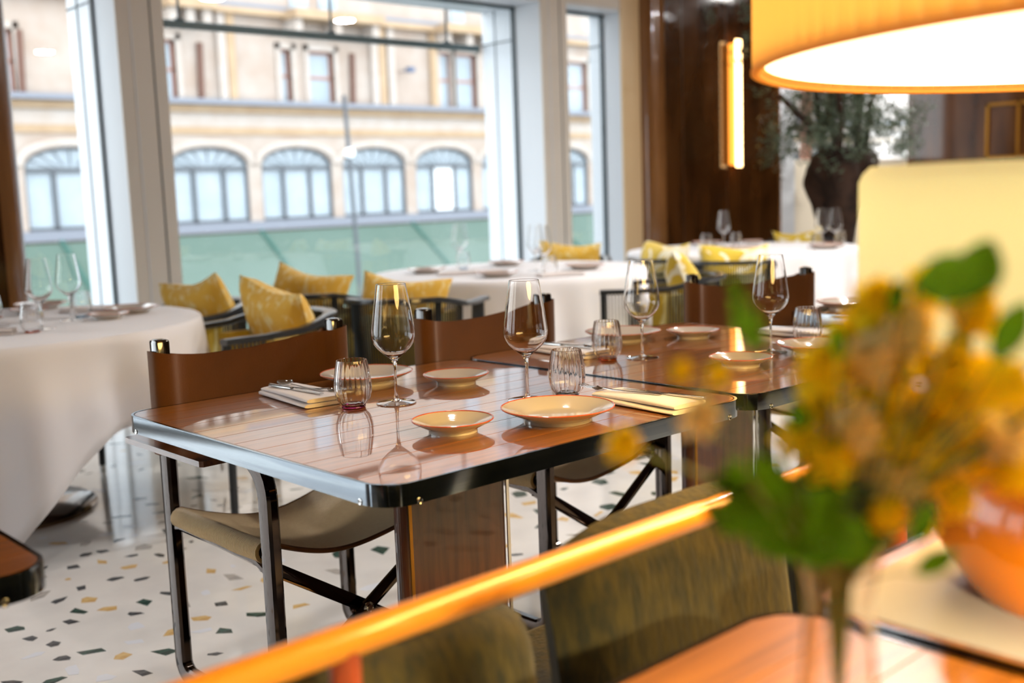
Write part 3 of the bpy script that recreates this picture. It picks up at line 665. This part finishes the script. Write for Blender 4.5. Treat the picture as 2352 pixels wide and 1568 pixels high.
def plate(big):
    t = thing('dinner_plate' if big else 'side_plate', '', 'plate'); s_ = .1165 if big else .081; h = .030 if big else .026
    f = .60
    prof = [(.001, .010), (s_*.50, .010), (s_*.58, .013), (s_*.66, h*.62), (s_*.96, h-.002), (s_*.995, h), (s_, h-.001), (s_*.97, h-.004), (s_*.70, h*.42), (s_*.60, .006), (s_*f, .0), (s_*(f-.05), .0), (s_*(f-.06), .004), (.001, .004)]
    MB().lathe(prof, 56, caps=False).build('dish', M_china, t, 60)
    MB().tube([(s_*.99*math.cos(2*PI*k/56), s_*.99*math.sin(2*PI*k/56), h-.0006) for k in range(56)], (.0017, .0012), 6, closed=True).build('painted_rim', M_chinarim, t)
    return t
PB, PS = Proto(plate(True)), Proto(plate(False))
TZ = .7497; CZ = .7603
for x, y, z, l in ((1.462, 1.990, TZ, 'crystal wine glass between the pink tumbler and first side plate on the front table'), (1.665, 1.772, TZ, 'crystal wine glass left of the blue-based tumbler'), (2.285, 1.966, TZ, 'crystal wine glass right of the orange-based tumbler'), (2.566, 1.742, TZ, 'rightmost crystal wine glass on the joined plank table'),
                   (1.70, 4.51, CZ, 'wine glass beside the blue tumbler on left round table'), (1.50, 4.28, CZ, 'wine glass behind the red tumbler on left round table'), (1.40, 4.60, CZ, 'wine glass cut by the left picture edge'),
                   (4.50, 5.38, CZ, 'wine glass at left back of the middle round table'), (4.62, 5.50, CZ, 'second wine glass at left back of the middle round table'), (4.25, 4.36, CZ, 'wine glass at the centre front of the middle round table'), (4.42, 4.60, CZ, 'second wine glass at centre of the middle round table'),
                   (6.64, 4.91, CZ, 'wine glass before the brown wall on the far round table'), (6.76, 5.0, CZ, 'second wine glass before the brown wall on the far round table'), (6.90, 4.15, CZ, 'wine glass before the olive trunk on the far round table'), (6.78, 4.18, CZ, 'wine glass left of the olive trunk on the far round table')):
    WG.put((x, y, z), random.uniform(0, 6), l, 'crystal wine glasses')
WG.finish()
for k, x, y, z, l in (('pink', 1.372, 2.028, TZ, 'ribbed tumbler with magenta base on the front table'), ('blue', 1.754, 1.735, TZ, 'ribbed tumbler with blue base on the front table'), ('red', 2.21, 2.028, TZ, 'ribbed tumbler with orange-red base on the joined table'), ('yellow', 2.75, 1.742, TZ, 'ribbed tumbler behind the flowers on the joined table'),
                      ('blue', 1.78, 4.60, CZ, 'blue-based tumbler on left round table'), ('red', 1.44, 4.21, CZ, 'red-based tumbler on left round table'), ('yellow', 1.50, 4.85, CZ, 'yellow-based tumbler at left picture edge'),
                      ('blue', 4.38, 5.20, CZ, 'tumbler below the left wine glasses on the middle round table'), ('red', 4.22, 4.28, CZ, 'tumbler with faint orange base at front of middle round table'),
                      ('blue', 6.55, 5.0, CZ, 'tumbler left of the wine glass before the brown wall'), ('pink', 6.75, 4.88, CZ, 'tumbler right of the wine glass before the brown wall'), ('yellow', 7.05, 4.2, CZ, 'tumbler right of the wine glass before the olive trunk'), ('red', 6.69, 4.16, CZ, 'tumbler left of the wine glasses before the olive trunk')):
    TU[k].put((x, y, z), random.uniform(0, 6), l, 'ribbed water tumblers')
for v in TU.values(): v.finish()
for x, y, z, l in ((1.555, 1.567, TZ, 'large terracotta-rimmed plate at the near edge of the front table'), (1.580, 2.272, TZ, 'large terracotta-rimmed plate behind the magenta tumbler'), (2.538, 2.262, TZ, 'large plate behind the orange-based tumbler'), (2.62, 1.62, TZ, 'large plate under the flowers on the joined table'),
                   (1.98, 4.57, CZ, 'large plate at right rim of the left round table'), (1.82, 5.18, CZ, 'large plate at back of left round table'), (4.69, 5.15, CZ, 'large plate at back of the middle round table'), (4.03, 4.50, CZ, 'large plate at front centre of the middle round table'), (4.64, 4.42, CZ, 'large plate at right of the middle round table'), (4.05, 5.15, CZ, 'large plate at left of the middle round table'),
                   (6.95, 5.30, CZ, 'large plate at back left of the far round table'), (6.38, 4.56, CZ, 'large plate at front of the far round table'), (6.72, 4.12, CZ, 'large plate at front right of the far round table'), (3.62, 2.12, TZ, 'large plate on the dark table beyond')):
    PB.put((x, y, z), 0, l, 'terracotta-rimmed dinner plates')
PB.finish()
for x, y, z, l in ((1.350, 1.655, TZ, 'small plate at the near edge of the front table'), (1.714, 2.080, TZ, 'small plate between the wine glasses at back of the front table'), (2.700, 2.115, TZ, 'small plate at the far edge of the joined table'), (2.330, 1.672, TZ, 'small plate before the rightmost wine glass'),
                   (1.82, 4.42, CZ, 'small plate at right front of the left round table'), (1.70, 4.98, CZ, 'small plate behind the wine glasses on left round table'), (1.42, 4.72, CZ, 'small plate at left picture edge on round table'), (7.2, 5.05, CZ, 'small plate at back of the far round table'), (7.0, 4.25, CZ, 'small plate at right of the far round table')):
    PS.put((x, y, z), 0, l, 'terracotta-rimmed side plates')
PS.finish()

# napkins and cutlery -------------------------------------------------------------
def napkin():
    t = MB(); w, l = .055, .125
    # folded cloth: layered rolls along local y, ends show the folds
    def outline(u, r):
        return None
    for k, (z0, z1, gx) in enumerate(((.001, .011, .0), (.0115, .021, .006))):
        def f(u, v, z0=z0, z1=z1, gx=gx):
            a = 2*PI*u; cx, sy = math.cos(a), math.sin(a)
            x = (w-gx)*math.copysign(abs(cx)**.3, cx); zz = (z0+z1)/2+(z1-z0)/2*math.copysign(abs(sy)**.7, sy)
            y = -l+2*l*v
            zz += .0018*math.sin(18*y+2*k)*(1 if sy > 0 else 0)
            return (x+.003*math.sin(11*y+k), y*(1-.02*k), zz)
        t.grid(f, 28, 14, True)
        n = 28
        for v in (0, 1):
            ring = [f(i/n, v) for i in range(n)]; t.add(ring, [tuple(range(n)) if v else tuple(reversed(range(n)))], False)
    o = t.build('napkin', M_napkin, None, 60); return o
def fork():
    t = thing('fork', '', 'cutlery')
    MB().tube([(0, -.10, .0035), (0, -.04, .003), (0, .02, .0035), (0, .045, .006)], (.0035, .0014), 8, flat=.7).build('handle', M_steel, t)
    MB().tube([(0, -.102, .0035), (0, -.07, .0035)], (.006, .0017), 8, flat=.8).build('handle_end', M_steel, t)
    def hd(u, v): return ((.0035+.0085*math.sin(PI/2*min(1, v*1.6)))*(2*u-1), .042+.026*v, .006-.004*math.sin(PI*v)+.0015*(2*u-1)**2)
    h = MB(); h.grid(hd, 6, 6); h.grid(lambda u, v: tuple(Vector(hd(1-u, v))-Vector((0, 0, .0012))), 6, 6); h.build('fork_head', M_steel, t)
    for k in range(4):
        x = -.0105+.007*k; MB().tube([(x, .066, .0056), (x*1.02, .085, .005), (x*1.02, .104, .0095)], (.0016, .0008), 6).build('tine', M_steel, t)
    return t
def knife():
    t = thing('knife', '', 'cutlery')
    MB().tube([(0, -.11, .004), (0, -.02, .004)], (.0058, .0032), 10, flat=.7).build('handle', M_steel, t)
    MB().prism([(-.0035, -.022), (.0035, -.022), (.0085, .0), (.0092, .06), (.004, .095), (-.0035, .10)], .003, .0046).build('blade', M_steel, t)
    return t
def spoon():
    t = thing('spoon', '', 'cutlery')
    MB().tube([(0, -.10, .0035), (0, -.03, .003), (0, .04, .005)], (.0032, .0014), 8).build('handle', M_steel, t)
    f = lambda u, v: (.019*math.sin(PI*v)**.8*math.cos(PI*u), .04+.058*v, .008-.0065*math.sin(PI*u)*math.sin(PI*v)+.0)
    m = MB(); m.grid(f, 12, 10); m.grid(lambda u, v: tuple(Vector(f(1-u, v))+Vector((0, 0, .001))), 12, 10); m.build('spoon_bowl', M_steel, t)
    return t
NK = napkin(); nkfirst = [True]; FK, KN, SP = Proto(fork()), Proto(knife()), Proto(spoon())
def setting(x, y, rz, z, l, kinds, flip=1):
    o = NK if nkfirst[0] else NK.copy()
    if not nkfirst[0]: COL.objects.link(o)
    nkfirst[0] = False
    o.location = (x, y, z); o.rotation_euler = (0, 0, math.radians(rz)); tag(o, 'folded white linen napkin '+l, 'napkin', 'folded napkins')
    r = math.radians(rz)
    for kd, dx, dy, da in kinds:
        p = {'f': FK, 'k': KN, 's': SP}[kd]; nm = {'f': 'steel fork lying on the napkin ', 'k': 'steel knife lying on the napkin ', 's': 'steel spoon lying on the napkin '}[kd]
        a = r+math.radians(da); p.put((x+dx*math.cos(r)-dy*math.sin(r), y+dx*math.sin(r)+dy*math.cos(r), z+.0215), a, nm+l, 'cutlery on the napkins')
setting(1.355, 2.215, -5, TZ, 'beside the magenta tumbler', (('f', .02, -.02, 205), ('s', .012, .03, 5), ('k', -.012, .0, 188)))
setting(1.785, 1.525, -3, TZ, 'right of the near dinner plate', (('f', -.01, .07, 12), ('k', .022, -.02, 8)))
setting(2.235, 2.195, -5, TZ, 'at the table joint behind the blue-based tumbler', (('f', .01, .0, 190), ('k', -.012, .0, 186)))
setting(2.90, 1.86, 0, TZ, 'at the right end of the joined table', (('f', .01, .0, 190),))
setting(1.28, 4.30, 60, CZ, 'at the left picture edge on round table', (('f', .01, .0, 190),))
setting(1.90, 4.80, 40, CZ, 'between plates on the left round table', ())
setting(4.05, 4.85, 60, CZ, 'at left front of the middle round table', ())
setting(4.22, 4.20, 70, CZ, 'at right front of the middle round table', ())
for p in (FK, KN, SP): p.finish()

# bench with cushions in the foreground -------------------------------------------------
bn = thing('bench', 'wooden-railed bench with orange lacquered back rail in the blurred foreground', 'bench', (.9, .86, 0))
MB().tube([(-1.6, 0, .79), (1.05, 0, .79)], (.0175, .0175), 14).build('back_rail', M_orange, bn)
for x in (-.345, .72, -1.4): MB().tube([(x, 0, 0), (x, 0, .785)], (.016, .016), 12).build('post', mat('red_brown_lacquer', (150, 62, 24), .35, coat=.4) if x == -.345 else MATS['red_brown_lacquer'], bn)
MB().box(-1.6, .06, .36, 1.05, .50, .40, .01).build('seat_board', M_ped, bn)
MB().box(-1.58, .05, .40, 1.03, .50, .46, .03, 3).build('seat_cushion', M_velvet, bn)
for x in (-.345, .72, -1.4): MB().tube([(x, .48, 0), (x, .48, .36)], .016, 10).build('front_leg', MATS['red_brown_lacquer'], bn)
def bcush(x, w, ztop, lab, tilt=8, sq=.5):
    def f(sg):
        def g(u, v):
            a, c = 2*u-1, 2*v-1; k = max(0, (1-a**6)*(1-c**6))**.5
            R_ = .30
            xx = w/2*a*(1-.03*(1-c*c)); zz = .19*c - (.05*abs(a)**4 if c > 0 else 0)*c
            return (xx, sg*.062*k, zz)
        return g
    m = MB(); m.grid(f(1), 20, 16); m.grid(lambda u, v: f(-1)(1-u, v), 20, 16)
    o = m.build('back_cushion', M_velvet, None, 80); o.location = (x, .965, ztop-.19); o.rotation_euler = (math.radians(-tilt+0), 0, 0)
    tag(o, lab, 'cushion', 'green velvet bench cushions')
bcush(.70, .40, .735, 'olive velvet cushion left of the gap on the bench')
bcush(1.19, .50, .775, 'olive velvet cushion right of the gap on the bench')
bcush(1.72, .48, .765, 'olive velvet cushion behind the flowers on the bench')
bcush(.20, .48, .735, 'olive velvet cushion at the bottom picture edge')

# lamps ---------------------------------------------------------------------------------
pn = thing('pendant_lamp', 'large pleated drum pendant glowing at the top right corner', 'lamp', (1.5, .4, 1.35))
R = .53; m = MB(); NP = 240; vs = []
for z in (0, .02, .25, .45):
    for k in range(NP):
        a = 2*PI*k/NP; rr = R+.0035*(1 if k % 2 else -1); vs.append((rr*math.cos(a), rr*math.sin(a), z))
m.add(vs, [(i*NP+k, i*NP+(k+1) % NP, (i+1)*NP+(k+1) % NP, (i+1)*NP+k) for i in range(3) for k in range(NP)]); m.build('pleated_shade', M_shade, pn)
MB().tube([(R*math.cos(2*PI*k/96), R*math.sin(2*PI*k/96), .0) for k in range(96)], (.006, .004), 6, closed=True).build('shade_trim', M_shade, pn)
MB().lathe([(.001, .008), (R-.012, .008)], 64, caps=False).build('diffuser', M_diff, pn)
MB().lathe([(.001, .44), (R-.012, .44)], 64, caps=False).build('top_ring', M_white, pn)
MB().tube([(0, 0, .44), (0, 0, CEIL-1.35)], .006, 8).build('cord', M_blackgloss, pn)
lp = lamp('pendant_bulb', 'POINT', (0, 0, .22), 3.2, (1, .66, .26), shadow_soft_size=.08); lp.parent = pn
lp = lamp('pendant_downlight', 'AREA', (0, 0, -.004), 72, (1, .62, .16), shape='DISK', size=.95, spread=3.1); lp.parent = pn
tl = thing('table_lamp', 'table lamp with cream drum shade and rounded orange base at right edge', 'lamp', (1.235, .44, .738))
R2 = .235; h0 = .30; h1 = .487
MB().lathe([(R2, h0), (R2, h0+.17), (R2-.004, h1-.008), (R2-.012, h1), (.03, h1+.001)], 64, caps=False).build('lamp_shade', M_shade2, tl)
MB().lathe([(.09, 0), (.10, .004), (.12, .03), (.148, .075), (.152, .12), (.135, .17), (.09, .205), (.03, .22), (.012, .23), (.012, .36)], 48).build('lamp_base', mat('burnt_orange_glaze', (196, 108, 10), .25, coat=.5), tl)
lp = lamp('table_lamp_bulb', 'POINT', (0, 0, .39), .5, (1, .84, .62), shadow_soft_size=.03); lp.parent = tl
tl2 = dup(tl, (.47, -.17, .7497), 0, 'unseen cream-shaded lamp added on the foreground table to light the flowers'); lp = [c for c in tl2.children if c.type == 'LIGHT'][0]; lp.data = lp.data.copy(); lp.data.energy = 190; lp.data.color = (1, .84, .48)  # out-of-view copy of the lamp, added to brighten the bouquet
pm = MB().box(1.03, .0, .7502, 1.5, .64, .7525, .001).build('pale_sheet', mat('sheet', (140, 130, 126), .7)); tag(pm, 'pale paper lying flat under the table lamp', 'table item')  # thin pale slab lying on the table top

# flower vase ---------------------------------------------------------------------------
VX, VY = .601, .358
vz = thing('flower_vase', 'clear glass bud vase in the foreground holding yellow flowers', 'vase', (VX, VY, TZ))
_vp = [(.030, .0), (.033, .01), (.033, .09), (.023, .15), (.021, .20), (.027, .235)]
MB().lathe([(.001, .0)]+_vp+[(r-.0015, max(z, .006)) for r, z in _vp[::-1]]+[(.001, .006)], 36, caps=False).build('vase_body', G_solid, vz)
bq = thing('flower_bouquet', 'blurred bunch of yellow and cream flowers with green leaves in the glass vase', 'flowers', (VX, VY, TZ))
def cw(px, py, d):    # bloom centres, given as real positions relative to the vase foot
    return (px, py, d)
def blob(c, r, m_, n=11):
    m = MB(); rnd = random.Random(int(c[0]*1e4+c[1]*1e3+c[2]*100))
    for k in range(n):
        y_ = 1-2*(k+.5)/n; ra = math.sqrt(1-y_*y_); a = k*2.4
        d = Vector((ra*math.cos(a), ra*math.sin(a), y_)); q = d.to_track_quat('Z', 'Y').to_matrix()
        pv = []
        for (uu, vv, ww) in ((0, 0, 0), (.45, 0, .35), (.55, 0, .8), (0, .28, .55), (0, -.28, .55), (-.45, 0, .35), (-.55, 0, .8), (0, 0, 1.05)):
            pv.append(Vector(c)+q @ Vector((uu*r, vv*r, ww*r)))
        m.add(pv, [(0, 1, 3), (1, 2, 3), (2, 7, 3), (0, 3, 5), (5, 3, 6), (6, 3, 7), (0, 4, 1), (1, 4, 2), (2, 4, 7), (0, 5, 4), (5, 6, 4), (6, 7, 4)])
    m.sphere(c, r*.55, 10, 6); return m.build('bloom', m_, bq)
BL = [ (-0.026, -0.003, 0.348, 0, 0.0195), (-0.114, 0.021, 0.331, 1, 0.0128), (-0.118, 0.075, 0.309, 0, 0.0120), (0.025, 0.008, 0.358, 0, 0.0210), (0.021, -0.011, 0.384, 0, 0.0180), (0.049, -0.014, 0.357, 0, 0.0225), (0.065, -0.023, 0.392, 0, 0.0165), (0.065, -0.052, 0.382, 0, 0.0165), (0.031, -0.055, 0.344, 0, 0.0195), (0.049, -0.049, 0.316, 0, 0.0195), (-0.015, -0.018, 0.312, 1, 0.0180), (-0.028, -0.010, 0.297, 0, 0.0180), (0.019, -0.028, 0.280, 1, 0.0180), (-0.006, -0.036, 0.262, 0, 0.0120), (0.046, -0.020, 0.310, 0, 0.0210), (0.062, -0.066, 0.291, 0, 0.0180), (0.058, -0.037, 0.276, 0, 0.0180), (0.053, -0.086, 0.283, 0, 0.0135), (0.034, -0.005, 0.333, 0, 0.0210), (0.088, -0.059, 0.308, 0, 0.0165), (0.075, -0.009, 0.368, 1, 0.0150), (-0.011, 0.008, 0.324, 0, 0.0165), (-0.003, -0.105, 0.346, 0, 0.0150), (-0.103, 0.015, 0.355, 0, 0.0083), (0.081, -0.048, 0.330, 0, 0.0195), (0.029, -0.034, 0.296, 0, 0.0195), (0.026, -0.007, 0.283, 1, 0.0165), (0.051, -0.081, 0.306, 1, 0.0180), (0.026, -0.064, 0.268, 0, 0.0120), (-0.005, -0.021, 0.353, 1, 0.0180) ]
LF = [ (-0.104, -0.005, 0.386, 0.015), (-0.106, -0.000, 0.405, 0.006), (-0.095, 0.019, 0.269, 0.015), (-0.097, -0.004, 0.279, 0.021), (-0.068, -0.007, 0.260, 0.022), (-0.037, -0.005, 0.277, 0.021), (-0.023, -0.023, 0.247, 0.020), (-0.104, -0.020, 0.303, 0.013), (-0.101, 0.002, 0.294, 0.015), (-0.055, -0.020, 0.252, 0.018), (-0.021, -0.079, 0.406, 0.019), (-0.008, -0.089, 0.410, 0.017), (0.020, -0.095, 0.374, 0.015), (0.013, -0.030, 0.391, 0.009), (-0.052, -0.029, 0.372, 0.009), (-0.009, -0.060, 0.262, 0.011), (-0.007, -0.067, 0.240, 0.011), (0.072, -0.011, 0.342, 0.014), (0.056, -0.006, 0.289, 0.014), (0.065, 0.019, 0.320, 0.015), (0.053, -0.076, 0.340, 0.012), (-0.038, 0.003, 0.318, 0.012), (0.095, -0.030, 0.352, 0.014), (-0.134, -0.019, 0.312, 0.008), (0.058, -0.085, 0.316, 0.010), (-0.067, -0.032, 0.275, 0.015) ]
_r = random.Random(11)
BL = BL+[(x+_r.gauss(0, .015), y+_r.gauss(0, .015), z+_r.gauss(0, .02), k, r*_r.uniform(.7, 1)) for x, y, z, k, r in BL[5::2]]
for x, y, z, k, r in BL:
    r *= 1.08
    blob((x, y, z), r, M_petal2 if k else M_petal)
    tp = Vector((x, y, z)); nk = Vector((x*.06, y*.06, .21)); ft = Vector((-x*.06, -y*.06, .02))
    MB().tube([ft, nk, nk.lerp(tp, .5)+Vector((0, 0, .02)), tp], .0013, 6).build('stem', M_stem, bq)
for i, (x, y, z, r) in enumerate(LF):
    c = Vector((x, y, z)); rnd = random.Random(i); ax_ = (c-Vector((0, 0, .2))).normalized()
    nf = Vector((-.6+rnd.gauss(0, .25), -.75+rnd.gauss(0, .25), .3+rnd.gauss(0, .2))).normalized()
    if r > .017: ax_ = Vector((.75, -.6, .15))
    ax_ = (ax_-nf*ax_.dot(nf)).normalized()
    ln, wd = (r*1.25, r*.62) if r < .017 else (r*1.1, r*.75)
    sd_ = nf.cross(ax_).normalized(); nn = sd_.cross(ax_)
    def g(u, v): return tuple(c+ax_*(ln*(2*v-1))+sd_*(wd*(2*u-1)*math.sin(PI*min(.98, v*.96+.02))**.8)+nn*(.12*r*math.cos(PI*(2*u-1)/2)-.2*r*(v-.3)**2))
    m = MB(); m.grid(g, 6, 8); m.grid(lambda u, v: tuple(Vector(g(1-u, v))-nn*.0006), 6, 8)
    m.build('leaf', M_dark_leaf if r > .016 or i % 3 == 0 else M_green, bq)
    nk = Vector((x*.06, y*.06, .21)); MB().tube([nk, nk.lerp(c, .6), c-ax_*ln*.9], .001, 5).build('stem', M_stem, bq)

# olive tree --------------------------------------------------------------------------------
ot = thing('olive_tree', 'potted olive tree with gnarled trunk by the far window', 'tree', (9.0, 5.32, 0))
MB().lathe([(.20, .0), (.26, .03), (.30, .40), (.31, .46), (.28, .46), (.27, .40), (.001, .40)], 36, caps=False).build('pot', M_char, ot)
rnd = random.Random(4)
prof = [(.11, .40), (.12, .62), (.16, .85), (.22, 1.02), (.29, 1.20), (.31, 1.33), (.25, 1.46), (.13, 1.52)]
def tk(u, v):
    i = v*(len(prof)-1); k = min(int(i), len(prof)-2); f_ = i-k; r = prof[k][0]*(1-f_)+prof[k+1][0]*f_; z = prof[k][1]*(1-f_)+prof[k+1][1]*f_
    a = 2*PI*u; r *= 1+.13*math.sin(3*a+5*v)+.10*math.sin(5*a-7*v)+.07*math.sin(9*a+11*v)
    return (r*math.cos(a)-.05, r*math.sin(a)+.02, z)
m = MB(); m.grid(tk, 40, 30, True); m.add([tk(i/40, 1) for i in range(40)], [tuple(range(40))]); m.build('trunk', M_bark, ot, 80)
leaves = MB()
def twig_leaves(p, d, n):
    for _ in range(n):
        q = p+d*rnd.uniform(0, 1)+Vector((rnd.gauss(0, .045), rnd.gauss(0, .045), rnd.gauss(0, .045)))
        v = Vector((rnd.gauss(0, 1), rnd.gauss(0, 1), rnd.gauss(0, 1))).normalized(); w = v.cross(Vector((rnd.gauss(0, 1), rnd.gauss(0, 1), .3))).normalized()
        L_, w_ = rnd.uniform(.022, .04), .008
        leaves.add([q-v*L_, q+w*w_, q+v*L_, q-w*w_], [(0, 1, 2, 3)], False)
for b_ in range(9):
    a = 2*PI*b_/9+rnd.uniform(-.3, .3); out = rnd.uniform(.15, .95); hz = rnd.uniform(.75, 1.5) if out < .6 else rnd.uniform(.35, .9)
    p0 = Vector((.2*math.cos(a)-.05, .2*math.sin(a), 1.42)); p1 = Vector((out*.55*math.cos(a), out*.55*math.sin(a), 1.5+hz*.5)); p2 = Vector((out*math.cos(a), out*math.sin(a), 1.55+hz))
    MB().tube([p0, p0.lerp(p1, .5)+Vector((0, 0, .03)), p1, p2], (.028, .028), 7).build('branch', M_bark, ot)
    for k in range(16):
        f_ = rnd.uniform(.1, 1); base = p0.lerp(p1, f_*2) if f_ < .5 else p1.lerp(p2, f_*2-1)
        d = Vector((rnd.gauss(0, .22), rnd.gauss(0, .22), rnd.gauss(.1, .16))); twig_leaves(base+d*.3, d, 42)
for k in range(38):        # skirt of foliage above the burl and side sprays
    a = rnd.uniform(0, 6.28); r_ = rnd.uniform(.3, .85); base = Vector((r_*math.cos(a), r_*math.sin(a), rnd.uniform(1.4, 1.78)))
    d = Vector((.2*math.cos(a), .2*math.sin(a), rnd.uniform(0, .2))); twig_leaves(base, d, 60)
for k in range(30):        # crown high up, reaching left over the sconce
    base = Vector((rnd.uniform(-1.0, .5), rnd.uniform(-.2, .95), rnd.uniform(2.3, 3.0))); d = Vector((rnd.gauss(0, .2), rnd.gauss(0, .2), rnd.gauss(-.05, .15))); twig_leaves(base, d, 60)
o = leaves.build('foliage', M_leaf, ot); o['kind'] = 'stuff'
